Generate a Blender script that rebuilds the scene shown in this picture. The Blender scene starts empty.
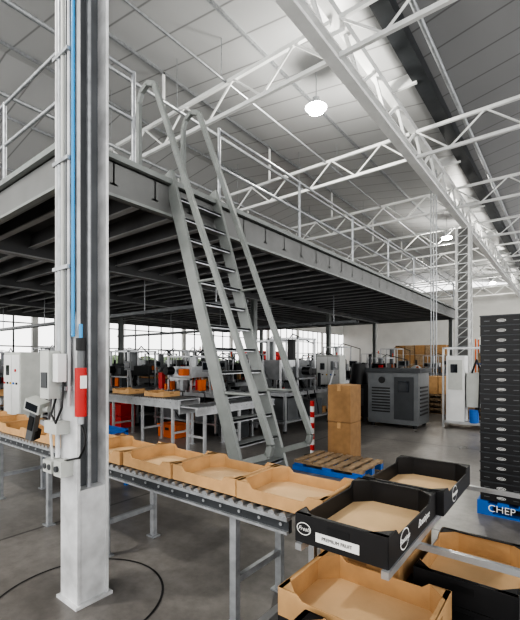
import bpy, math, random
from mathutils import Vector, Matrix
random.seed(7)
S=bpy.context.scene
TH=math.radians(37.8)

# ---------------------------------------------------------------- materials
def lin(c):
    c=c/255.0
    return c/12.92 if c<=0.04045 else ((c+0.055)/1.055)**2.4
def mat(name,rgb,rough=0.5,metal=0.0,var=0.12,scale=6.0,bump=0.0,bscale=40.0,emit=0,dark=None):
    m=bpy.data.materials.new(name); m.use_nodes=True
    n=m.node_tree.nodes; l=m.node_tree.links; b=n['Principled BSDF']
    col=[lin(v) for v in rgb]
    tc=n.new('ShaderNodeTexCoord')
    no=n.new('ShaderNodeTexNoise'); no.inputs['Scale'].default_value=scale; no.inputs['Detail'].default_value=5
    l.new(tc.outputs['Object'],no.inputs['Vector'])
    cr=n.new('ShaderNodeValToRGB')
    d=dark and [lin(v) for v in dark] or [v*(1-var*2) for v in col]
    cr.color_ramp.elements[0].position=0.3; cr.color_ramp.elements[0].color=(*d,1)
    cr.color_ramp.elements[1].position=0.65; cr.color_ramp.elements[1].color=(*[min(1,v*(1+var*0.5)) for v in col],1)
    l.new(no.outputs['Fac'],cr.inputs['Fac']); l.new(cr.outputs['Color'],b.inputs['Base Color'])
    b.inputs['Roughness'].default_value=rough; b.inputs['Metallic'].default_value=metal
    if bump>0:
        n2=n.new('ShaderNodeTexNoise'); n2.inputs['Scale'].default_value=bscale
        l.new(tc.outputs['Object'],n2.inputs['Vector'])
        bp=n.new('ShaderNodeBump'); bp.inputs['Strength'].default_value=bump; bp.inputs['Distance'].default_value=0.01
        l.new(n2.outputs['Fac'],bp.inputs['Height']); l.new(bp.outputs['Normal'],b.inputs['Normal'])
    if emit>0:
        b.inputs['Emission Color'].default_value=(*col,1); b.inputs['Emission Strength'].default_value=emit
    return m
M={}
M['white']=mat('white_paint',(212,213,212),0.45,0,0.05,3)
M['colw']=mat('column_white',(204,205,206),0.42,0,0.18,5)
M['colweb']=mat('column_web_shaded',(104,107,110),0.55,0,0.12,4)  # darker than the flanges: recess shade put into the web colour
M['truss']=mat('truss_white',(226,227,226),0.5,0,0.05,2)
M['grey']=mat('grey_steel_paint',(132,136,134),0.4,0.1,0.08,4)
M['fascia']=mat('fascia_grey',(114,115,114),0.45,0.1,0.08,2)
M['dgrey']=mat('dark_grey_paint',(60,63,66),0.5,0.1,0.1,4)
M['under']=mat('mezzanine_under',(98,99,100),0.6,0.0,0.12,2)
M['underl']=mat('mezzanine_joist_flange',(168,169,170),0.5,0.0,0.08,2)
M['black']=mat('black_plastic',(20,21,23),0.45,0,0.1,8)
M['bcard']=mat('black_printed_card',(28,28,30),0.5,0,0.1,12)
M['kraft']=mat('kraft_card',(188,150,106),0.8,0,0.08,9,0.15)
M['kraftl']=mat('kraft_inner',(210,179,139),0.8,0,0.05,5,0.1)
M['kraftd']=mat('kraft_side',(152,118,80),0.8,0,0.08,9,0.1)
M['steel']=mat('stainless',(180,182,184),0.3,0.6,0.1,6)
M['galv']=mat('galvanised',(168,171,174),0.38,0.5,0.12,14)
M['alu']=mat('roller_alu',(164,166,168),0.3,0.7,0.06,6)
M['red']=mat('red_paint',(184,38,34),0.4,0,0.05)
M['orange']=mat('orange_paint',(208,104,42),0.45,0,0.05)
M['yellow']=mat('yellow_paint',(214,176,50),0.45,0,0.05)
M['blue']=mat('blue_paint',(28,98,178),0.45,0,0.1)
M['hose']=mat('blue_hose',(60,150,205),0.35,0,0.05)
M['green']=mat('foliage',(96,112,84),0.9,0,0.3,3)
M['wood']=mat('pallet_wood',(148,126,100),0.8,0,0.18,14,0.2)
M['label']=mat('white_label',(225,225,222),0.6,0,0.02)
M['screen']=mat('screen_glass',(18,26,34),0.1,0,0.02)
M['ctrl']=mat('control_beige',(180,182,178),0.5,0,0.05)
M['lamp']=mat('lamp_emitter',(255,252,240),0.3,0,0.0,emit=150)
M['wall']=mat('wall_paint',(202,202,199),0.7,0,0.06,0.6)
M['outside']=mat('outside_ground',(190,188,180),0.9,0,0.1,0.5)
M['mach']=mat('machine_charcoal',(104,107,109),0.38,0.2,0.08,5)
M['ring']=mat('floor_ring_dark',(34,34,36),0.6,0,0.2,9)

def floor_mat():
    m=bpy.data.materials.new('concrete_floor'); m.use_nodes=True
    n=m.node_tree.nodes; l=m.node_tree.links; b=n['Principled BSDF']
    tc=n.new('ShaderNodeTexCoord')
    a=n.new('ShaderNodeTexNoise'); a.inputs['Scale'].default_value=0.9; a.inputs['Detail'].default_value=10; a.inputs['Roughness'].default_value=0.62
    c=n.new('ShaderNodeTexNoise'); c.inputs['Scale'].default_value=9; c.inputs['Detail'].default_value=10; c.inputs['Roughness'].default_value=0.7
    l.new(tc.outputs['Object'],a.inputs['Vector']); l.new(tc.outputs['Object'],c.inputs['Vector'])
    r=n.new('ShaderNodeValToRGB'); r.color_ramp.elements[0].position=0.34; r.color_ramp.elements[1].position=0.68
    r.color_ramp.elements[0].color=(*[lin(v) for v in (100,97,94)],1); r.color_ramp.elements[1].color=(*[lin(v) for v in (138,134,130)],1)
    l.new(a.outputs['Fac'],r.inputs['Fac'])
    r2=n.new('ShaderNodeValToRGB'); r2.color_ramp.elements[0].position=0.36; r2.color_ramp.elements[1].position=0.6
    r2.color_ramp.elements[0].color=(0.66,0.66,0.66,1); r2.color_ramp.elements[1].color=(1,1,1,1)
    l.new(c.outputs['Fac'],r2.inputs['Fac'])
    mx=n.new('ShaderNodeMix'); mx.data_type='RGBA'; mx.blend_type='MULTIPLY'; mx.inputs[0].default_value=0.7
    l.new(r.outputs['Color'],mx.inputs[6]); l.new(r2.outputs['Color'],mx.inputs[7])
    br=n.new('ShaderNodeTexBrick'); br.offset=0; br.inputs['Scale'].default_value=0.25; br.inputs['Mortar Size'].default_value=0.004
    br.inputs['Color1'].default_value=(1,1,1,1); br.inputs['Color2'].default_value=(1,1,1,1); br.inputs['Mortar'].default_value=(.35,.35,.35,1)
    br.inputs['Brick Width'].default_value=1; br.inputs['Row Height'].default_value=1
    l.new(tc.outputs['Object'],br.inputs['Vector'])
    mx2=n.new('ShaderNodeMix'); mx2.data_type='RGBA'; mx2.blend_type='MULTIPLY'; mx2.inputs[0].default_value=1
    l.new(mx.outputs[2],mx2.inputs[6]); l.new(br.outputs['Color'],mx2.inputs[7])
    l.new(mx2.outputs[2],b.inputs['Base Color'])
    rr=n.new('ShaderNodeMapRange'); rr.inputs[1].default_value=.3; rr.inputs[2].default_value=.7; rr.inputs[3].default_value=0.26; rr.inputs[4].default_value=0.44
    l.new(a.outputs['Fac'],rr.inputs[0]); l.new(rr.outputs[0],b.inputs['Roughness'])
    return m
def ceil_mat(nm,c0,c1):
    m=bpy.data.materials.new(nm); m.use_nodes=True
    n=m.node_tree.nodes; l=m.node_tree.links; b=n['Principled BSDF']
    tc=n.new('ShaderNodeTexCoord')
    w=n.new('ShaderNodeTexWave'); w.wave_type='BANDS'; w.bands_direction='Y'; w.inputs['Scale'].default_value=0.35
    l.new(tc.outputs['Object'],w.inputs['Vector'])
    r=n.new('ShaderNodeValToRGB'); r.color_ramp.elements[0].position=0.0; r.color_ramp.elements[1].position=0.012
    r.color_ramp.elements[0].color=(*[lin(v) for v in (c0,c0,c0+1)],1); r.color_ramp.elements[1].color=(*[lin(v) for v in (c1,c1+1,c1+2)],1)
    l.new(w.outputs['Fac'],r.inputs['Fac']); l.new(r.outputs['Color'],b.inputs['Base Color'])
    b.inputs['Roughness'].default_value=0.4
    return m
M['floor']=floor_mat(); M['ceil']=ceil_mat('ceiling_panels',130,176); M['ceild']=ceil_mat('ceiling_panels_shaded',100,136)  # ceild: same panels, directional shade of the right roof painted in

# ---------------------------------------------------------------- mesh builder
class MB:
    def __init__(s): s.v=[];s.f=[];s.m=[];s.sm=[];s.mats=[]
    def mi(s,k):
        if k not in s.mats: s.mats.append(k)
        return s.mats.index(k)
    def add(s,vs,fs,k,smooth=False):
        o=len(s.v); s.v+= [Vector(v) for v in vs]; i=s.mi(k)
        for f in fs: s.f.append([o+j for j in f]); s.m.append(i); s.sm.append(smooth)
    def box(s,x0,x1,y0,y1,z0,z1,k):
        vs=[(x,y,z) for x in(x0,x1) for y in(y0,y1) for z in(z0,z1)]
        s.add(vs,[(0,1,3,2),(4,6,7,5),(0,4,5,1),(2,3,7,6),(0,2,6,4),(1,5,7,3)],k)
    def cbox(s,c,d,k): s.box(c[0]-d[0]/2,c[0]+d[0]/2,c[1]-d[1]/2,c[1]+d[1]/2,c[2]-d[2]/2,c[2]+d[2]/2,k)
    def frame(s,p1,p2):
        p1=Vector(p1);p2=Vector(p2);d=(p2-p1).normalized()
        up=Vector((0,0,1)) if abs(d.z)<0.999 else Vector((1,0,0))
        a=d.cross(up).normalized(); b=a.cross(d).normalized()
        return p1,p2,a,b
    def beam(s,p1,p2,w,h,k):
        p1,p2,a,b=s.frame(p1,p2); vs=[]
        for p in(p1,p2):
            for i,j in((-1,-1),(1,-1),(1,1),(-1,1)): vs.append(p+a*i*w/2+b*j*h/2)
        s.add(vs,[(0,3,2,1),(4,5,6,7),(0,1,5,4),(1,2,6,5),(2,3,7,6),(3,0,4,7)],k)
    def cyl(s,p1,p2,r,k,n=10,r2=None,caps=True):
        if r2 is None:r2=r
        p1,p2,a,b=s.frame(p1,p2); vs=[]
        for p,rr in((p1,r),(p2,r2)):
            for i in range(n):
                t=2*math.pi*i/n; vs.append(p+a*math.cos(t)*rr+b*math.sin(t)*rr)
        s.add(vs,[(i,(i+1)%n,n+(i+1)%n,n+i) for i in range(n)],k,True)
        if caps: s.add(vs,[tuple(range(n-1,-1,-1)),tuple(range(n,2*n))],k)
    def tube(s,pts,r,k,n=8):
        for i in range(len(pts)-1): s.cyl(pts[i],pts[i+1],r,k,n)
        for p in pts[1:-1]: s.ball(p,r,k)
    def ball(s,c,r,k,n=8,m=5):
        vs=[];fs=[]
        for i in range(m+1):
            ph=math.pi*i/m
            for j in range(n):
                t=2*math.pi*j/n; vs.append((c[0]+r*math.sin(ph)*math.cos(t),c[1]+r*math.sin(ph)*math.sin(t),c[2]+r*math.cos(ph)))
        for i in range(m):
            for j in range(n): fs.append((i*n+j,(i+1)*n+j,(i+1)*n+(j+1)%n,i*n+(j+1)%n))
        s.add(vs,fs,k,True)
    def prism(s,poly,off,k):
        n=len(poly); off=Vector(off); vs=[Vector(p) for p in poly]+[Vector(p)+off for p in poly]
        s.add(vs,[tuple(range(n-1,-1,-1)),tuple(range(n,2*n))]+[(i,(i+1)%n,n+(i+1)%n,n+i) for i in range(n)],k)
    def xf(s,mt,start=0):
        for i in range(start,len(s.v)): s.v[i]=mt@s.v[i]
    def make(s,name,bevel=0,parent=None,recenter=True):
        xs=[v.x for v in s.v];ys=[v.y for v in s.v];zs=[v.z for v in s.v]
        o=Vector(((min(xs)+max(xs))/2,(min(ys)+max(ys))/2,min(zs))) if recenter else Vector((0,0,0))
        me=bpy.data.meshes.new(name); me.from_pydata([v-o for v in s.v],[],s.f)
        for k in s.mats: me.materials.append(M[k])
        for i,p in enumerate(me.polygons): p.material_index=s.m[i]; p.use_smooth=s.sm[i]
        me.update()
        ob=bpy.data.objects.new(name,me); S.collection.objects.link(ob); ob.location=o
        if bevel>0:
            bv=ob.modifiers.new('bevel','BEVEL'); bv.width=bevel; bv.segments=2; bv.limit_method='ANGLE'
        if parent:
            bpy.context.view_layer.update()
            ob.parent=parent; ob.matrix_parent_inverse=parent.matrix_world.inverted()
        return ob
def text(name,body,size,loc,rot,k,parent=None,shear=0):
    cu=bpy.data.curves.new(name,'FONT'); cu.body=body; cu.size=size; cu.extrude=0.0006; cu.align_x='CENTER'; cu.align_y='CENTER'; cu.shear=shear
    ob=bpy.data.objects.new(name,cu); S.collection.objects.link(ob)
    me=bpy.data.meshes.new_from_object(ob); bpy.data.objects.remove(ob)
    me.materials.clear(); me.materials.append(M[k])
    o=bpy.data.objects.new(name,me); S.collection.objects.link(o); o.location=loc; o.rotation_euler=rot
    if parent:
        bpy.context.view_layer.update(); o.parent=parent; o.matrix_parent_inverse=parent.matrix_world.inverted()
    return o
R=math.radians

# ---------------------------------------------------------------- shell
XW,YW=-22.0,45.0; XE,YS=9.0,-6.0
b=MB(); b.box(XW,XE,YS,YW,-0.1,0,'floor'); b.make('floor',recenter=False)
b=MB(); b.box(-70,XW-0.3,-30,70,-0.15,-0.05,'outside'); b.make('outside_ground')
b=MB()
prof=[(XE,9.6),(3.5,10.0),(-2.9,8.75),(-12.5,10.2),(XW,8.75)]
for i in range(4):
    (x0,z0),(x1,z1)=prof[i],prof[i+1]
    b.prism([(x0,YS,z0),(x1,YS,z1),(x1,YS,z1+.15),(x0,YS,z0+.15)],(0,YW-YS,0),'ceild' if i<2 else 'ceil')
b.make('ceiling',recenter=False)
b=MB()
WT=4.7
b.box(XW-.2,XW,YS,YW,0,1.05,'wall'); b.box(XW-.2,XW,YS,YW,WT,8.8,'wall')
y=YS
while y<=YW: b.box(XW-.18,XW-.02,y-.14,y+.14,1.05,WT,'wall'); y+=5.1
b.make('wall_west',recenter=False)
b=MB(); y=YS
while y<YW:
    b.box(XW-.12,XW-.06,y-.03,y+.03,1.05,WT,'dgrey'); y+=1.02
for z in(1.08,2.3,3.5,WT-.03): b.box(XW-.12,XW-.06,YS,YW,z-.03,z+.03,'dgrey')
b.make('window_1',recenter=False)
b=MB()
b.box(XW,-3.9,YW,YW+.2,0,8.8,'wall'); b.box(-3.9,XE,YW,YW+.2,0,1.2,'wall'); b.box(-3.9,XE,YW,YW+.2,5.2,9.9,'wall')
b.make('wall_north',recenter=False)
b=MB(); x=-3.9
while x<=XE: b.box(x-.05,x+.05,YW+.05,YW+.15,1.2,5.2,'dgrey'); x+=1.4
b.box(-3.9,XE,YW+.05,YW+.15,3.1,3.2,'dgrey'); b.make('window_2',recenter=False)
b=MB()
def roofz(x):
    for i in range(4):
        (x0,z0),(x1,z1)=prof[i],prof[i+1]
        if x1<=x<=x0: return z0+(z1-z0)*(x-x0)/(x1-x0)
    return 9
x=-21
while x<9:
    if abs(x+3)>.6: z=roofz(x); b.box(x-.03,x+.03,YS,YW,z-.08,z+.01,'galv')
    x+=3.0
b.make('trim_purlins',recenter=False)
b=MB(); b.box(-3.1,-2.75,YS,YW,8.5,8.85,'dgrey'); b.cyl((-2.4,YS,8.5),(-2.4,YW,8.5),.06,'galv',8); b.make('trim_gutter',recenter=False)

# ---------------------------------------------------------------- girder and trusses
b=MB()
GX=-3.7; ZB=7.5; ZT=8.45
b.box(GX-.12,GX+.12,YS,YW,ZB-.02,ZB+.02,'truss'); b.box(GX-.015,GX+.015,YS,YW,ZB,ZB+.25,'truss'); b.box(GX-.12,GX+.12,YS,YW,ZB+.23,ZB+.27,'truss')
b.box(GX-.1,GX+.1,YS,YW,ZT-.08,ZT+.08,'truss')
y=YS;up=True
while y<YW-.9:
    z0,z1=(ZB+.25,ZT) if up else (ZT,ZB+.25)
    b.beam((GX,y,z0),(GX,y+.8,z1),.07,.07,'truss'); up=not up; y+=.8
y=YS+1.2
while y<YW: b.box(GX-.08,GX+.7,y-.04,y+.04,ZT+.0,ZT+.3,'truss'); y+=5
b.make('roof_girder',recenter=False)
for ty in (2.2,7.2,12.2,17.2,22.2,27.2,32.2,37.2,42.2):
    b=MB()
    z0,z1=ZB+.1,ZB+.85
    for (xa,xb) in((XW,GX-.1),(GX+.1,XE)):
        b.beam((xa,ty,z0),(xb,ty,z0),.08,.09,'truss'); b.beam((xa,ty,z1),(xb,ty,z1),.08,.09,'truss')
        n=int((xb-xa)/.85); st=(xb-xa)/n
        for i in range(n):
            a,c=(z0,z1) if i%2 else (z1,z0)
            b.cyl((xa+i*st,ty,a),(xa+(i+1)*st,ty,c),.028,'truss',6)
            if i%6==3: xx=xa+i*st; b.beam((xx,ty,z1),(xx,ty,roofz(xx)),.06,.06,'truss')
    b.make('roof_truss',recenter=False)
for ly in (8.9,22.5,38.0,-2.0):
    b=MB(); x=-5.1; z=8.0
    b.cyl((x,ly,z+.22),(x,ly,roofz(x)),.012,'galv',6)
    b.cyl((x,ly,z+.1),(x,ly,z+.25),.09,'galv',16)
    b.cyl((x,ly,z),(x,ly,z+.12),.28,'galv',20,.09)
    b.cyl((x,ly,z-.08),(x,ly,z+.01),.2,'lamp',20,.26)
    b.make('high_bay_lamp')
    L=bpy.data.lights.new('bay_light','POINT'); L.energy=500; L.shadow_soft_size=.25; L.color=(1,.97,.9)
    lo=bpy.data.objects.new('bay_light',L); lo.location=(x,ly,z-.4); S.collection.objects.link(lo)
b=MB()
for x,z,r in((-8.2,8.2,.05),(-11.3,8.3,.06),(-6.6,8.35,.03)):
    b.cyl((x,YS,z),(x,YW,z),r,'galv',8)
    y=YS+1
    while y<YW: b.cyl((x,y,z),(x,y,roofz(x)),.012,'galv',5); y+=6
b.make('ceiling_pipes',recenter=False)

# ---------------------------------------------------------------- mezzanine
MX0,MX1,MY0,MY1=-19.0,-4.3,2.2,20.6; HT,HB=4.0,3.52
mz=MB()
mz.box(MX0,MX1,MY0,MY1,HT-.05,HT,'under')
mz.box(MX1-.03,MX1,MY0,MY1,HB,HT+.02,'fascia'); mz.box(MX1,MX1+.07,MY0-.07,MY1,HT-.035,HT+.035,'grey'); mz.box(MX1,MX1+.07,MY0-.07,MY1,HB,HB+.035,'grey')
mz.box(MX0,MX1,MY0,MY0+.03,HB,HT+.02,'fascia'); mz.box(MX0,MX1+.07,MY0-.07,MY0,HT-.035,HT+.035,'grey'); mz.box(MX0,MX1,MY0-.07,MY0,HB,HB+.035,'grey')
mz.box(MX0,MX1,MY1-.03,MY1,HB,HT+.02,'fascia'); mz.box(MX0,MX0+.03,MY0,MY1,HB,HT,'fascia')
for x in(-8,-11.7,-15.4):
    mz.box(x-.1,x+.1,MY0,MY1,HB,HB+.02,'underl'); mz.box(x-.01,x+.01,MY0,MY1,HB,HT-.05,'under')
y=MY0+.5
while y<MY1:
    mz.box(MX0,MX1,y-.01,y+.01,HT-.3,HT-.05,'under'); mz.box(MX0,MX1,y-.05,y+.05,HT-.315,HT-.295,'underl'); y+=.6
def post(x,y): mz.cyl((x,y,HT),(x,y,HT+1.22),.028,'galv',8); mz.box(x-.05,x+.05,y-.05,y+.05,HT,HT+.03,'galv')
rx=MX1-.04
for y in (2.25,3.0,4.55,6.9,9.4,11.9,14.4,16.9,20.5): post(rx,y)
for (ya,yb) in((2.25,3.0),(4.55,20.5)):
    for z in(.62,1.2): mz.cyl((rx,ya,HT+z),(rx,yb,HT+z),.024,'galv',8)
for x in (-6.3,-8.3,-10.3,-12.3,-14.3,-16.3,-18.9): post(x,2.25); post(x,20.5)
for z in(.62,1.2):
    mz.cyl((rx,2.25,HT+z),(-18.9,2.25,HT+z),.024,'galv',8); mz.cyl((rx,20.5,HT+z),(-18.9,20.5,HT+z),.024,'galv',8)
mz.make('mezzanine_platform')
for i,(x,yy) in enumerate([(-8,4.8),(-8,10),(-8,15),(-8,20),(-15.4,4.8),(-15.4,10),(-15.4,15),(-15.4,20),(-4.45,2.4),(-4.45,20.4)]):
    b=MB(); b.box(x-.08,x-.065,yy-.08,yy+.08,0,HB-.01,'grey'); b.box(x+.065,x+.08,yy-.08,yy+.08,0,HB-.01,'grey'); b.box(x-.07,x+.07,yy-.008,yy+.008,0,HB-.01,'grey')
    b.box(x-.15,x+.15,yy-.15,yy+.15,0,.02,'grey'); b.box(x-.12,x+.12,yy-.12,yy+.12,HB-.015,HB,'grey'); b.make('mezzanine_support_post')

# ladder
ld=MB()
Y0,Y1=3.55,4.4
FX,TX=-3.0,-4.3
def lx(z): return FX+(TX-FX)*z/4.0
for y in(Y0,Y1):
    ld.beam((lx(0.01)+.02,y,0.01),(lx(4.15)+.02,y,4.15),.05,.17,'grey')
    ld.box(FX-.1,FX+.12,y-.06,y+.06,0,.015,'grey')
    pts=[(-5.0,y,4.0),(-5.0,y,5.36),(-4.94,y,5.5),(-4.8,y,5.57),(-4.64,y,5.5),(-2.6,y,.66),(-2.64,y,.54),(lx(.42),y,.36)]
    for i in range(len(pts)-1): ld.beam(pts[i],pts[i+1],.055,.07,'grey')
    for z in(1.2,2.6):
        t=(5.5-z)/(5.5-.66); hx=-4.64+t*(4.64-2.6); ld.cyl((lx(z),y,z),(hx,y,z+.0),.02,'grey',8)
ld.beam((-4.3,Y0,4.0),(-5.0,Y0,4.02),.035,.12,'grey'); ld.beam((-4.3,Y1,4.0),(-5.0,Y1,4.02),.035,.12,'grey')
for i in range(1,14):
    z=i*.29
    ld.box(lx(z)-.07,lx(z)+.09,Y0,Y1,z-.012,z+.012,'grey'); ld.box(lx(z)+.075,lx(z)+.09,Y0,Y1,z-.03,z+.015,'galv')
ld.make('mezzanine_ladder')

# ---------------------------------------------------------------- foreground column
c=MB(); cx,cy,h=-2.61,1.42,.11
c.box(cx-h-.02,cx+h+.02,cy-h-.02,cy+h+.02,0,.02,'colw')
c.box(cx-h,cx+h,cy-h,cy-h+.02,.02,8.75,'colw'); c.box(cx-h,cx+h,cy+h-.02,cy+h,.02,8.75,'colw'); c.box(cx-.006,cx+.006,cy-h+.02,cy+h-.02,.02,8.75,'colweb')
c.box(cx+.006,cx+.1,cy-h+.02,cy+h-.02,.02,.75,'colw')
fy=cy-h
for i,(dx,r,k,z0) in enumerate([(-.1,.017,'colw',.95),(-.06,.02,'galv',1.55),(-.015,.02,'ctrl',1.6),(.025,.014,'mach',1.6),(.055,.012,'colw',1.3)]):
    c.cyl((cx+dx,fy-.025,z0),(cx+dx,fy-.025,8.6),r,k,8)
for z in(2.2,2.9,3.6,4.4,5.2,6): c.box(cx-.125,cx+.075,fy-.05,fy,z-.012,z+.012,'galv')
c.cyl((cx+.095,fy-.02,1.75),(cx+.095,fy-.02,8.6),.011,'hose',8)
c.cyl((cx+.078,fy-.012,1.9),(cx+.078,fy-.012,8.6),.007,'black',8)
c.cyl((cx+.05,cy,.75),(cx+.05,cy,8.6),.016,'galv',8)
c.make('steel_column')
e=MB()
e.box(cx-.14,cx-.02,fy-.12,fy-.045,1.35,1.66,'ctrl'); e.box(cx-.01,cx+.06,fy-.1,fy-.045,1.46,1.64,'white')
e.box(cx-.12,cx-.04,fy-.125,fy-.12,1.42,1.52,'dgrey'); e.box(cx-.13,cx+.06,fy-.05,fy,1.4,1.43,'galv')
ex,ey=cx+.135,fy+.01
e.box(cx+.11,ex,ey-.01,ey+.01,1.56,1.6,'galv'); e.box(cx+.11,ex,ey-.01,ey+.01,1.28,1.3,'galv')
e.cyl((ex,ey,1.83),(ex,ey,1.74),.012,'hose',10); e.cyl((ex,ey,1.74),(ex,ey,1.66),.03,'black',12); e.cyl((ex,ey,1.66),(ex,ey,1.55),.022,'mach',12)
e.cyl((ex,ey,1.55),(ex,ey,1.24),.036,'red',14); e.box(ex+.0,ex+.038,ey-.02,ey+.02,1.42,1.5,'label'); e.cyl((ex,ey,1.24),(ex,ey,1.19),.02,'galv',12)
e.box(cx-.15,cx+.02,fy-.09,fy-.0,1.12,1.2,'ctrl')
e.box(cx-.17,cx-.05,fy-.09,fy-.0,.86,.94,'ctrl'); e.box(cx-.04,cx+.06,fy-.08,fy,.85,.95,'ctrl')
for dx in(-.14,-.08,.01): e.cyl((cx+dx,fy-.095,.9),(cx+dx,fy-.08,.9),.02,'dgrey',12)
pts=[(ex,ey,1.2)]+[(ex+.02+.05*math.sin(t*3.14),ey-.02*t,1.18-.2*t) for t in(.2,.4,.6,.8,1)]
e.tube(pts+[(cx+.03,fy-.04,.95)],.007,'black',6)
e.tube([(cx-.1,fy-.05,1.35),(cx-.1,fy-.07,1.1),(cx-.12,fy-.05,.94)],.009,'white',6)
e.tube([(cx-.05,fy-.06,1.35),(cx-.03,fy-.1,1.25),(cx+.03,fy-.1,1.2),(cx+.07,fy-.08,1.3),(cx+.05,fy-.06,1.46)],.007,'black',6)
e.make('power_socket_boxes')
g=MB()
g.beam((cx-.155,fy-.05,1.16),(cx-.25,fy-.06,1.18),.03,.03,'galv')
st=len(g.v)
g.cbox((0,0,-.04),(.05,.045,.22),'mach'); g.cbox((0,-.026,-.02),(.035,.008,.1),'black'); g.cbox((0,0,.11),(.12,.09,.08),'ctrl'); g.cbox((0,-.047,.11),(.09,.006,.05),'screen'); g.cbox((0,.03,-.12),(.05,.06,.07),'black')
g.cyl((.06,0,.1),(.1,0,.12),.02,'ctrl',10)
g.xf(Matrix.Translation((cx-.3,fy-.09,1.19))@Matrix.Rotation(R(22),4,'Y')@Matrix.Rotation(R(25),4,'Z'),st)
g.make('handheld_scanner')
r=MB(); N=72; vs=[];fs=[]
for i in range(N):
    t=2*math.pi*i/N
    for rr in(.535,.55): vs.append((cx+.02+rr*math.cos(t),cy-.05+rr*math.sin(t),.003))
for i in range(N): j=(i+1)%N; fs.append((2*i,2*i+1,2*j+1,2*j))
r.add(vs,fs,'ring'); r.make('floor_ring_mark')

# ---------------------------------------------------------------- trays
def tray(name,loc,L=.58,W=.4,H=.12,out='kraft',inn='kraft',base='kraftl',rz=0,pitch=0,dp=.76):
    b=MB(); t=.003
    def wall(p0,p1,nrm,mo,mi,dip):
        p0=Vector(p0);p1=Vector(p1);d=p1-p0;Ln=d.length;d.normalize();nv=Vector(nrm)
        prof=[(0,0),(Ln,0),(Ln,H),(Ln-.09,H),(Ln-.12,H*dip),(.12,H*dip),(.09,H),(0,H)] if dip<1 else [(0,0),(Ln,0),(Ln,H),(0,H)]
        poly=[p0+d*u+Vector((0,0,v)) for u,v in prof]
        b.prism(poly,nv*t,mo); b.prism([q-nv*t for q in poly],nv*t,mi)
    a,c=L/2,W/2
    wall((-a,-c,0),(a,-c,0),(0,-1,0),out,inn,dp); wall((-a,c,0),(a,c,0),(0,1,0),out,inn,dp)
    wall((-a,-c,0),(-a,c,0),(-1,0,0),out,inn,1); wall((a,-c,0),(a,c,0),(1,0,0),out,inn,1)
    b.box(-a,a,-c,c,0,.006,base)
    g=.085
    for sx in(-1,1):
        for sy in(-1,1):
            b.prism([(sx*a,sy*c,H-.004),(sx*(a-g),sy*c,H-.004),(sx*a,sy*(c-g),H-.004)],(0,0,.004),out)
            b.prism([(sx*(a-g),sy*(c-.002),0),(sx*(a-g),sy*(c-.002),H-.004),(sx*(a-.002),sy*(c-g),H-.004),(sx*(a-.002),sy*(c-g),0)],(sx*.003,sy*.003,0),inn)
        b.box(min(sx*a,sx*(a-.02)),max(sx*a,sx*(a-.02)),-c,c,H-.004,H,out)
        b.box(sx*(a+.0035)-.001,sx*(a+.0035)+.001,-.05,.05,H*.55,H*.8,'kraftd' if out=='kraft' else 'black')
    b.xf(Matrix.Rotation(rz,4,'Z')@Matrix.Rotation(pitch,4,'Y'))
    o=b.make(name,recenter=False); o.location=loc
    return o
def roller(name,p0,L,W,Z,axis='X',step=.075,frame='dgrey',rollk='alu',legs=None,legk='galv',rail=.1):
    b=MB()
    b.box(0,L,0,.03,Z-rail,Z-.03,frame); b.box(0,L,W-.03,W,Z-rail,Z+.01,frame)
    b.box(0,L,-.02,.03,Z-.03,Z-.01,legk); b.box(0,L,-.02,.0,Z-rail,Z-rail+.015,legk)
    x=.04
    while x<L-.02: b.cyl((x,-.01,Z-.012),(x,W-.02,Z-.012),.024,rollk,8); x+=step
    x=.1
    while x<L: b.cyl((x,-.008,Z-.055),(x,0,Z-.055),.01,'galv',8); x+=.15
    for lx_ in (legs or [.2,L/2,L-.2]):
        for yy in(.015,W-.015): b.box(lx_-.025,lx_+.025,yy-.02,yy+.02,0,Z-rail+.01,legk); b.box(lx_-.05,lx_+.05,yy-.04,yy+.04,0,.012,legk)
        b.box(lx_-.015,lx_+.015,.02,W-.02,.25,.29,legk)
    if axis=='Y': b.xf(Matrix(((0,-1,0,0),(1,0,0,0),(0,0,1,0),(0,0,0,1))))
    b.xf(Matrix.Translation(p0)); return b.make(name)
roller('roller_conveyor',(-9.0,1.80,0),7.8,.5,.76,legs=[.3,2.0,3.8,5.0,6.0,7.4],frame='dgrey')
for i in range(13):
    x=-1.29-i*.595-random.uniform(0,.008)
    tray('cardboard_tray',(x,2.04+random.uniform(-.01,.01),.775),W=.44,H=.105,rz=random.uniform(-.02,.02),dp=.7)
TA=tray('printed_fruit_tray',(-.765,1.86,.79),L=.68,W=.42,H=.125,out='bcard',inn='bcard',base='kraftl',rz=R(90))
TB=tray('printed_fruit_tray',(-.74,2.56,.79),L=.68,W=.44,H=.125,out='bcard',inn='bcard',base='kraftl',rz=R(90))
def emblem(par,loc,rot,s=.03):
    b=MB(); n=24
    b.add([(s*1.3*math.cos(2*math.pi*i/n),s*math.sin(2*math.pi*i/n),0) for i in range(n)],[tuple(range(n))],'label')
    b.add([(s*1.15*math.cos(2*math.pi*i/n),s*.86*math.sin(2*math.pi*i/n),.0006) for i in range(n)],[tuple(range(n))],'bcard')
    o=b.make('emblem',recenter=False); o.location=loc; o.rotation_euler=rot
    bpy.context.view_layer.update(); o.parent=par; o.matrix_parent_inverse=par.matrix_world.inverted()
yA=1.86-.34-.006
emblem(TA,(-.93,yA,.855),(R(90),0,0),.028); text('emblem_text','Fresh',.026,(-.93,yA-.001,.855),(R(90),0,0),'label',TA,.4)
b=MB(); b.box(-.87,-.67,yA-.001,yA+.001,.815,.855,'label'); b.make('paper_label',parent=TA)
text('label_text','PREMIUM FRUIT',.02,(-.77,yA-.002,.835),(R(90),0,0),'bcard',TA)
xA=-.765+.21+.006
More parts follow.
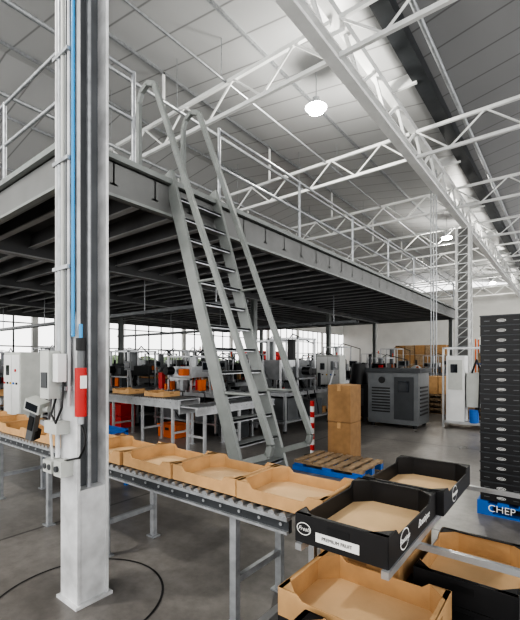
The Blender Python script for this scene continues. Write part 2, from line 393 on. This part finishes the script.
emblem(TA,(xA,1.70,.85),(R(90),0,R(90)),.045)
text('side_text','Boutique',.034,(xA+.0015,1.70,.85),(R(90),0,R(90)),'label',TA,.4)
text('side_text','Boutique',.05,(xA,1.98,.845),(R(90),0,R(90)),'label',TA,.4)
emblem(TB,(-.74+.226,2.45,.85),(R(90),0,R(90)),.045)
text('side_text','Boutique',.034,(-.74+.2275,2.45,.85),(R(90),0,R(90)),'label',TB,.4)
# lower shelf: stacks of two
for (x,y,L_,W_,rz,o1,o2) in ((-.70,1.63,.6,.42,0,'bcard','kraft'),(-.38,2.24,.56,.42,90,'bcard','bcard'),(-.86,2.20,.56,.42,90,'bcard','kraft'),(-.55,1.19,.58,.38,0,'bcard','bcard')):
    tray('printed_fruit_tray',(x,y,.376),L=L_,W=W_,H=.12,out=o1,inn='kraft',base='kraftl',rz=R(rz))
    t2=tray('cardboard_tray' if o2=='kraft' else 'printed_fruit_tray',(x,y,.498),L=L_,W=W_,H=.12 if y>1.3 else .1,out=o2,inn='kraft',base='kraftl',rz=R(rz),dp=.8)
k=MB()
for x in(-.95,-.56): k.beam((x,1.5,.775),(x,2.92,.775),.03,.03,'steel')
for x in(-1.11,-.12):
    for y in (1.9,2.97): k.box(x-.017,x+.017,y-.017,y+.017,0,.762,'steel')
for y in(1.9,2.97): k.box(-1.12,-.11,y-.012,y+.012,.735,.762,'steel')
for x in(-1.15,-.08):
    for y in(.95,2.6): k.box(x-.02,x+.02,y-.02,y+.02,0,.37 if x<-1 else .66,'steel')
for y in(1.05,1.33,1.47,1.8,2.05,2.4): k.box(-1.15,-.08,y-.012,y+.012,.345,.372,'steel')
for x in(-1.15,-.08): k.box(x-.02,x+.02,.95,2.6,.32,.37,'steel')
k.beam((-.08,.95,.66),(-.08,2.6,.66),.04,.04,'steel'); k.beam((-1.15,.97,.08),(-1.15,2.6,.32),.03,.03,'steel'); k.beam((-.1,.95,.1),(-1.13,.95,.34),.03,.03,'steel')
k.make('tray_rack')
hz=MB()
pts=[];
for i in range(25):
    t=i/24; pts.append((-.03+.03*math.sin(t*7),1.7+.75*t,.78+.09*math.sin(t*math.pi*3)-.04*t))
hz.tube(pts,.014,'black',8); hz.tube([(-.02,2.0,.0),(-.02,2.0,.5),(-.02,2.05,.85),(-.04,2.12,.8)],.014,'hose',8)
hz.make('air_hose')

# ---------------------------------------------------------------- pallets and stacks
def pallet(b,x0,y0,w,d,k,z=0,blk=None):
    blk=blk or k
    for i in range(7):
        xx=x0+i*(w-.1)/6; b.box(xx,xx+.1,y0,y0+d,z+.122,z+.144,k)
    for j in range(3):
        yy=y0+j*(d-.1)/2; b.box(x0,x0+w,yy,yy+.1,z+.1,z+.122,k); b.box(x0,x0+w,yy,yy+.1,z,z+.02,k)
        for i in range(3): xx=x0+i*(w-.14)/2; b.box(xx,xx+.14,yy,yy+.1,z+.02,z+.1,blk)
b=MB(); pallet(b,-.77,4.7,1.2,1.0,'blue'); P=b.make('shipping_pallet')
text('pallet_text','CHEP',.1,(-.55,4.697,.075),(R(90),0,0),'label',P)
b=MB(); hgt=.101
for i in range(19):
    z=.145+i*hgt
    for j,(xa,xb) in enumerate(((-.75,-.36),(-.35,.04),(.05,.43))):
        for (ya,yb) in((4.72,5.19),(5.2,5.67)):
            o=random.uniform(-.003,.003)
            b.box(xa+.006+o,xb-.006+o,ya+.006,yb-.006,z,z+hgt-.014,'bcard'); b.box(xa+o,xb+o,ya+.0,yb,z+hgt-.014,z+hgt-.002,'dgrey')
        xm=(xa+xb)/2
        n=14; b.add([(xm+.042*math.cos(2*math.pi*q/n),4.724,z+.042+.015*math.sin(2*math.pi*q/n)) for q in range(n)],[tuple(range(n))],'label')
        b.add([(xm+.036*math.cos(2*math.pi*q/n),4.723,z+.042+.011*math.sin(2*math.pi*q/n)) for q in range(n)],[tuple(range(n))],'bcard')
        b.box(xm-.025,xm+.025,4.7215,4.7225,z+.039,z+.045,'label')
        b.box(xa+.04,xa+.09,4.722,4.725,z+.037,z+.043,'mach'); b.box(xb-.09,xb-.04,4.722,4.725,z+.037,z+.043,'mach')
b.make('stacked_fruit_trays')
b=MB(); pallet(b,-3.2,4.95,1.05,.75,'wood',blk='blue'); b.box(-3.22,-2.13,4.93,4.95,0,.07,'blue'); b.make('wooden_pallet')
for z in(0,.6):
    b=MB(); b.box(-3.14,-2.74,5.86,6.26,z+.001,z+.595,'kraftd'); b.box(-2.97,-2.91,5.855,6.265,z+.5,z+.598,'kraft'); b.box(-2.97,-2.91,5.855,6.265,z+.592,z+.599,'kraft')
    b.make('cardboard_box',bevel=.006)

b=MB()
b.box(-3.95,-2.75,9.45,10.35,.08,1.3,'mach'); b.box(-4.0,-2.7,9.4,10.4,1.3,1.4,'dgrey')
for i in range(9): b.box(-3.85,-3.4,9.435,9.45,.35+i*.07,.38+i*.07,'black')
b.box(-3.3,-2.85,9.43,9.45,.2,1.2,'dgrey'); b.box(-3.2,-2.95,9.42,9.43,.85,1.1,'screen'); b.cyl((-3.6,9.43,1.12),(-3.6,9.45,1.12),.08,'black',16)
for i in range(8): b.box(-2.75,-2.735,9.6,10.2,.3+i*.09,.34+i*.09,'black')
for x in(-3.85,-2.85):
    for y in(9.55,10.25): b.cyl((x,y,0),(x,y,.1),.05,'black',10)
b.make('compressor_cabinet',bevel=.03)
b=MB()
b.box(-4.9,-4.2,10.0,10.7,.1,.95,'black'); b.cyl((-4.55,10.35,.95),(-4.55,10.35,1.5),.3,'black',18,.22); b.box(-4.8,-4.3,9.98,10.0,.4,.85,'dgrey')
b.beam((-4.2,10.2,.8),(-4.2,10.2,1.7),.05,.05,'dgrey')
for x in(-4.8,-4.3):
    for y in(10.1,10.6): b.box(x-.04,x+.04,y-.04,y+.04,0,.1,'dgrey')
b.make('hopper_machine',bevel=.01)
b=MB()
for i in range(10): b.beam((-3.35,5.72,.03+i*.09),(-3.35,5.72,.12+i*.09),.05,.05,'red' if i%2 else 'white')
b.cyl((-3.35,5.72,0),(-3.35,5.72,.03),.14,'black',16); b.make('striped_barrier_post')
b=MB()
b.box(-2.35,-1.95,10.3,10.7,.15,1.7,'white'); b.box(-1.92,-1.6,10.35,10.7,.5,1.3,'ctrl'); b.box(-2.3,-2.0,10.29,10.3,.9,1.6,'ctrl'); b.box(-2.25,-2.1,10.28,10.29,1.3,1.5,'screen')
for x in(-2.4,-1.55):
    for y in(10.25,10.75): b.box(x-.02,x+.02,y-.02,y+.02,0,1.9,'steel')
for z in(.14,1.88): b.box(-2.4,-1.55,10.23,10.27,z-.02,z+.02,'steel'); b.box(-2.4,-1.55,10.73,10.77,z-.02,z+.02,'steel')
b.box(-2.4,-1.55,10.25,10.75,.1,.15,'steel')
b.cyl((-1.75,10.3,.15),(-1.75,10.3,.45),.1,'blue',14)
b.tube([(-1.8,10.33,1.3),(-1.7,10.3,1.6),(-1.62,10.28,1.4),(-1.65,10.28,.4)],.02,'black',6)
b.make('electrical_cabinet')
b=MB()
for i in range(5): pallet(b,-2.1+.0*i,11.6,1.1,1.0,'wood',z=i*.146)
b.make('pallet_stack')
b=MB()
for i in range(4): pallet(b,-3.5,12.6,1.1,1.0,'wood',z=i*.146)
for j in range(3): b.box(-3.45+j*.35,-3.12+j*.35,12.65,13.5,.59,1.1,'kraft')
b.make('pallet_stack')

b=MB(); x,y=-3.7,19.4
for sx in(-.25,.25):
    for sy in(-.25,.25): b.box(x+sx-.04,x+sx+.04,y+sy-.04,y+sy+.04,0,7.48,'truss')
z=.2
while z<7.3:
    for s_ in(-.25,.25):
        b.beam((x-.25,y+s_,z),(x+.25,y+s_,z+.4),.03,.03,'truss'); b.beam((x+s_,y-.25,z),(x+s_,y+.25,z+.4),.03,.03,'truss')
        b.box(x-.25,x+.25,y+s_-.015,y+s_+.015,z-.015,z+.015,'galv')
    z+=.4
b.box(x-.22,x+.22,y-.02,y+.02,0,7.4,'fascia')
b.make('lattice_column')
b=MB()
for dx in(0,.09,.18): b.cyl((-3.95+dx,15.1,0),(-3.95+dx,15.1,8.8),.022,'galv',8)
b.make('service_pipes')

# ---------------------------------------------------------------- production machines
def machine(name,x,y,seed,L=2.1,W=.9,rz=0,acc='orange',hz=1.9):
    rnd=random.Random(seed); b=MB(); kind=seed%3
    for xx in(-L/2+.05,L/2-.05):
        for yy in(-W/2+.05,W/2-.05): b.box(xx-.03,xx+.03,yy-.03,yy+.03,0,.85,'steel'); b.cyl((xx,yy,0),(xx,yy,.05),.05,'black',8)
    b.box(-L/2,L/2,-W/2,W/2,.8,.88,'steel'); b.box(-L/2,L/2,-W/2,W/2,.22,.26,'steel')
    b.box(-L/2+.2,-L/2+.85,-W/2+.08,W/2-.08,.26,.75,rnd.choice(['dgrey','mach','steel','black']))
    b.box(.1,.7,-W/2+.08,W/2-.08,.26,.65,rnd.choice(['mach','steel','black','dgrey']))
    n=10
    for i in range(n): b.cyl((-L/2+.1+i*(L-.2)/(n-1),-W/2,.9),(-L/2+.1+i*(L-.2)/(n-1),W/2,.9),.025,'alu',8)
    gx=rnd.uniform(-.3,.3)
    for yy in(-W/2+.04,W/2-.04):
        b.box(gx-.4,gx-.36,yy-.02,yy+.02,.88,hz,'steel'); b.box(gx+.36,gx+.4,yy-.02,yy+.02,.88,hz,'steel')
        b.box(gx-.4,gx+.4,yy-.02,yy+.02,hz-.04,hz,'steel'); b.box(gx-.4,gx+.4,yy-.02,yy+.02,1.15,1.19,'steel')
    for xx in(gx-.37,gx+.37): b.box(xx-.02,xx+.02,-W/2,W/2,hz-.04,hz,'steel')
    b.box(gx-.32,gx+.32,-W/2+.1,W/2-.1,1.2,1.45,rnd.choice(['dgrey','black','mach','steel'])); b.cyl((gx,0,1.45),(gx,0,hz-.03),.1,rnd.choice(['mach','steel','black']),14)
    b.cyl((gx-.2,-W/2,1.35),(gx-.2,-W/2-.2,1.35),.09,'black',12); b.box(gx+.1,gx+.25,-W/2-.08,-W/2+.1,1.25,1.4,acc)
    for q in range(12): xx=rnd.uniform(gx-.3,gx+.3); b.cyl((xx,rnd.uniform(-.2,.2),.9),(xx,0,1.2),rnd.uniform(.015,.05),rnd.choice(['steel','black','galv',acc]),8)
    b.beam((L/2-.15,-W/2,.85),(L/2-.1,-W/2-.12,1.35),.04,.04,'steel'); b.cbox((L/2-.1,-W/2-.14,1.46),(.28,.08,.22),'mach'); b.cbox((L/2-.1,-W/2-.185,1.47),(.2,.01,.14),'screen')
    if kind==0:
        b.prism([(-L/2+.1,-.25,1.6),(-L/2+.7,-.25,1.6),(-L/2+.5,-.25,1.15),(-L/2+.3,-.25,1.15)],(0,.5,0),'steel')
        for xx in(-L/2+.12,-L/2+.66):
            for yy in(-.24,.24): b.box(xx-.02,xx+.02,yy-.02,yy+.02,.88,1.6,'steel')
    elif kind==1:
        b.cyl((-L/2+.4,0,.9),(-L/2+.4,0,1.2),.26,'steel',20); b.cyl((-L/2+.4,0,1.2),(-L/2+.4,0,1.32),.26,'galv',20,.08); b.cyl((-L/2+.4,0,1.32),(-L/2+.4,0,1.6),.05,'black',10)
    else:
        b.prism([(-L/2+.1,-.3,.9),(-L/2+.7,-.3,.9),(-L/2+.75,-.3,1.3),(-L/2+.5,-.3,1.5),(-L/2+.1,-.3,1.3)],(0,.6,0),rnd.choice(['steel','steel','mach'])); b.box(-L/2+.2,-L/2+.55,-.31,-.3,1.0,1.25,'black')
    for q in range(20): sx=rnd.uniform(-L/2+.08,L/2-.08); hh=rnd.uniform(.06,.42); b.cbox((sx,rnd.uniform(-.36,.36),.9+hh/2),(rnd.uniform(.04,.16),rnd.uniform(.05,.15),hh),rnd.choice(['kraft','black','mach','steel','red','dgrey','galv','black','orange','dgrey']))
    for q in range(7): sx=rnd.uniform(-L/2+.1,L/2-.1); b.cbox((sx,rnd.uniform(-.3,.3),.34),(rnd.uniform(.1,.3),.2,.16),rnd.choice(['kraftd','black','mach','galv','dgrey','red']))
    for q in range(3): sx=rnd.uniform(-L/2+.1,L/2-.1); b.tube([(sx,-W/2,.88),(sx+.08,-W/2-.05,.5),(sx+.2,-W/2+.0,.3)],.012,'black',5)
    b.tube([(gx,.1,hz-.03),(gx+.2,.1,hz+.12),(L/2-.1,0,hz-.1),(L/2-.1,0,.88)],.014,'black',6)
    if seed%2: b.cyl((gx+.37,W/2-.1,hz),(gx+.37,W/2-.1,hz+.1),.025,'orange',8); b.cyl((gx+.37,W/2-.1,hz+.1),(gx+.37,W/2-.1,hz+.17),.025,'red',8)
    b.xf(Matrix.Translation((x,y,0))@Matrix.Rotation(rz,4,'Z')); return b.make(name)
pos=[(-6.9,6.5,0,'orange'),(-9.4,6.3,0,'dgrey'),(-12.0,6.5,0,'red'),(-6.4,9.0,90,'dgrey'),(-9.0,9.2,0,'steel'),(-12.2,9.4,0,'orange'),(-15.0,7.0,0,'dgrey'),(-17.7,8.0,0,'ctrl'),
     (-7.0,12.6,0,'orange'),(-10.0,12.9,0,'dgrey'),(-13.4,12.6,0,'dgrey'),(-5.3,8.2,90,'black'),(-6.0,15.9,0,'red'),(-9.8,16.6,0,'orange'),(-14.2,16.2,0,'dgrey'),(-18.0,12.0,90,'orange'),(-10.9,4.9,0,'steel'),(-14.0,4.9,0,'dgrey'),(-17.4,5.4,0,'ctrl'),
     (-6.6,18.2,0,'orange'),(-11.5,18.6,0,'red'),(-6.0,22.5,0,'dgrey'),(-9.5,23.0,0,'orange'),(-7.2,14.2,0,'red'),(-11.9,14.6,0,'ctrl'),(-9.4,11.0,0,'dgrey'),(-12.4,11.0,0,'red'),(-17.2,14.0,0,'dgrey'),(-18.5,3.4,0,'dgrey'),(-15.6,3.2,0,'dgrey'),(-20.0,6.8,90,'red'),(-20.3,10,90,'steel'),(-20.5,14.5,90,'orange'),(-19.0,17,90,'dgrey'),(-12.4,21.5,0,'orange')]
for i,(x,y,rz,a) in enumerate(pos): machine('packing_machine',x,y,i*7+1,rz=R(rz),acc=a,hz=1.7+.14*(i%4))
roller('steel_conveyor',(-7.8,4.75,0),2.3,.5,.88,frame='steel',rail=.16,legk='steel',legs=[.2,1.2,2.1])
roller('steel_conveyor',(-4.9,4.6,0),2.2,.45,.8,axis='Y',frame='steel',rail=.14,legk='steel')
roller('steel_conveyor',(-13.4,3.3,0),4.0,.5,.8,frame='steel',rail=.14,legk='steel')
roller('steel_conveyor',(-13.5,7.8,0),6.3,.4,1.0,frame='steel',rail=.12,legk='steel')
for i in range(7): tray('cardboard_tray',(-13.1+i*.83,8.0,1.02),W=.36,H=.1)
for i in range(5): tray('cardboard_tray',(-13.0+i*.75,3.55,.82),W=.4,H=.1)
for i in range(2): tray('cardboard_tray',(-7.4+i*1.1,5.0,.9),W=.4,H=.1)
# plastic crates and a step stool on the floor of the packing area
for (x,y,k_,nn) in((-8.6,5.6,'red',2),(-5.6,6.3,'dgrey',3),(-10.4,7.2,'blue',2),(-6.6,5.55,'orange',1),(-12.6,5.6,'red',3),(-4.9,11.6,'yellow',2)):
    b=MB()
    for q in range(nn):
        z=q*.28
        b.box(x-.28,x+.28,y-.19,y-.17,z,z+.27,k_); b.box(x-.28,x+.28,y+.17,y+.19,z,z+.27,k_); b.box(x-.28,x-.26,y-.17,y+.17,z,z+.27,k_); b.box(x+.26,x+.28,y-.17,y+.17,z,z+.27,k_); b.box(x-.26,x+.26,y-.17,y+.17,z,z+.02,k_)
        b.box(x-.3,x+.3,y-.21,y-.19,z+.24,z+.27,k_); b.box(x-.3,x+.3,y+.19,y+.21,z+.24,z+.27,k_); b.box(x-.06,x+.06,y-.192,y-.19,z+.15,z+.2,'black')
    b.make('plastic_crate')
for x,y in((-8.6,3.4),(-17.4,10.2),(-5.9,11.2)):
    b=MB(); b.box(x-.4,x+.4,y-.2,y+.2,.1,1.75,'ctrl'); b.box(x-.37,x-.01,y-.215,y-.2,.15,1.7,'white'); b.box(x+.01,x+.37,y-.215,y-.2,.15,1.7,'white')
    b.box(x-.25,x-.1,y-.22,y-.21,1.3,1.5,'screen'); b.cyl((x+.2,y-.23,1.4),(x+.2,y-.21,1.4),.03,'red',10); b.box(x-.4,x+.4,y-.2,y+.2,0,.1,'black')
    for q in range(5): b.cyl((x-.3+q*.14,y-.235,1.15),(x-.3+q*.14,y-.215,1.15),.022,['red','black','yellow','blue','black'][q],8)
    b.make('control_cabinet',bevel=.008)
b=MB()
for y in(6.2,11.6):
    for yy in(y-.1,y+.1): b.box(-18,-5.2,yy-.01,yy+.01,2.75,2.83,'mach')
    x=-18
    while x<-5.2: b.box(x,x+.03,y-.1,y+.1,2.75,2.765,'mach'); x+=.3
    for x in(-17.5,-14,-11,-8.5,-6): b.box(x-.01,x+.01,y-.01,y+.01,2.75,3.7,'galv')
b.make('cable_tray')
b=MB()
for x in(-5.0,-4.5):
    for y in(2.65,3.0): b.box(x-.02,x+.02,y-.02,y+.02,0,.7,'blue')
b.box(-5.02,-4.48,2.63,3.02,.68,.72,'blue'); b.box(-5.0,-4.5,2.64,2.66,.2,.24,'blue'); b.make('blue_stand')
b=MB()
for i in range(5):
    for j in range(4): b.box(-9.0+i*.62,-8.42+i*.62,26,26.9,.15+j*.6,.73+j*.6,'kraftd' if (i+j)%2 else 'wood')
pallet(b,-9.0,25.95,3.1,1.0,'wood'); b.make('palletised_cartons')
b=MB()
for x in(-5,-3.6,-2.2):
    for y in(30,31): b.box(x-.04,x+.04,y-.04,y+.04,0,3,'orange')
for z in(.2,1.3,2.4): b.box(-5,-2.2,30,31,z,z+.08,'blue'); 
for i in range(4):
    for z in(.28,1.38): b.box(-4.9+i*.68,-4.3+i*.68,30.1,30.9,z,z+.7,'kraft' if i%2 else 'wood')
b.make('pallet_rack')
b=MB()
for i in range(60):
    yy=-10+i*1.2; b.ball((XW-16+random.uniform(-1,1),yy,.2),1.2+random.uniform(0,.8),'green',8,5)
b.make('outside_hedge')
b=MB(); b.box(XW-7,XW-4.5,34,40,0,2.6,'red')
for i in range(20): b.box(XW-4.5,XW-4.45,34+i*.3,34.12+i*.3,.1,2.5,'red')
b.make('shipping_container')

# ---------------------------------------------------------------- world, camera
w=bpy.data.worlds.new('sky'); S.world=w; w.use_nodes=True
bg=w.node_tree.nodes['Background']; bg.inputs[0].default_value=(1.0,.99,.975,1); bg.inputs[1].default_value=2.3
cam=bpy.data.cameras.new('camera'); co=bpy.data.objects.new('camera',cam); S.collection.objects.link(co)
co.location=(0,0,1.6); co.rotation_euler=(R(90),0,TH)
cam.sensor_fit='VERTICAL'; cam.sensor_height=36; cam.sensor_width=36; cam.lens=400/620*36; cam.shift_y=50/620; cam.clip_end=300
S.camera=co
S.view_settings.view_transform='AgX'; S.view_settings.look='AgX - High Contrast'; S.view_settings.exposure=0.0
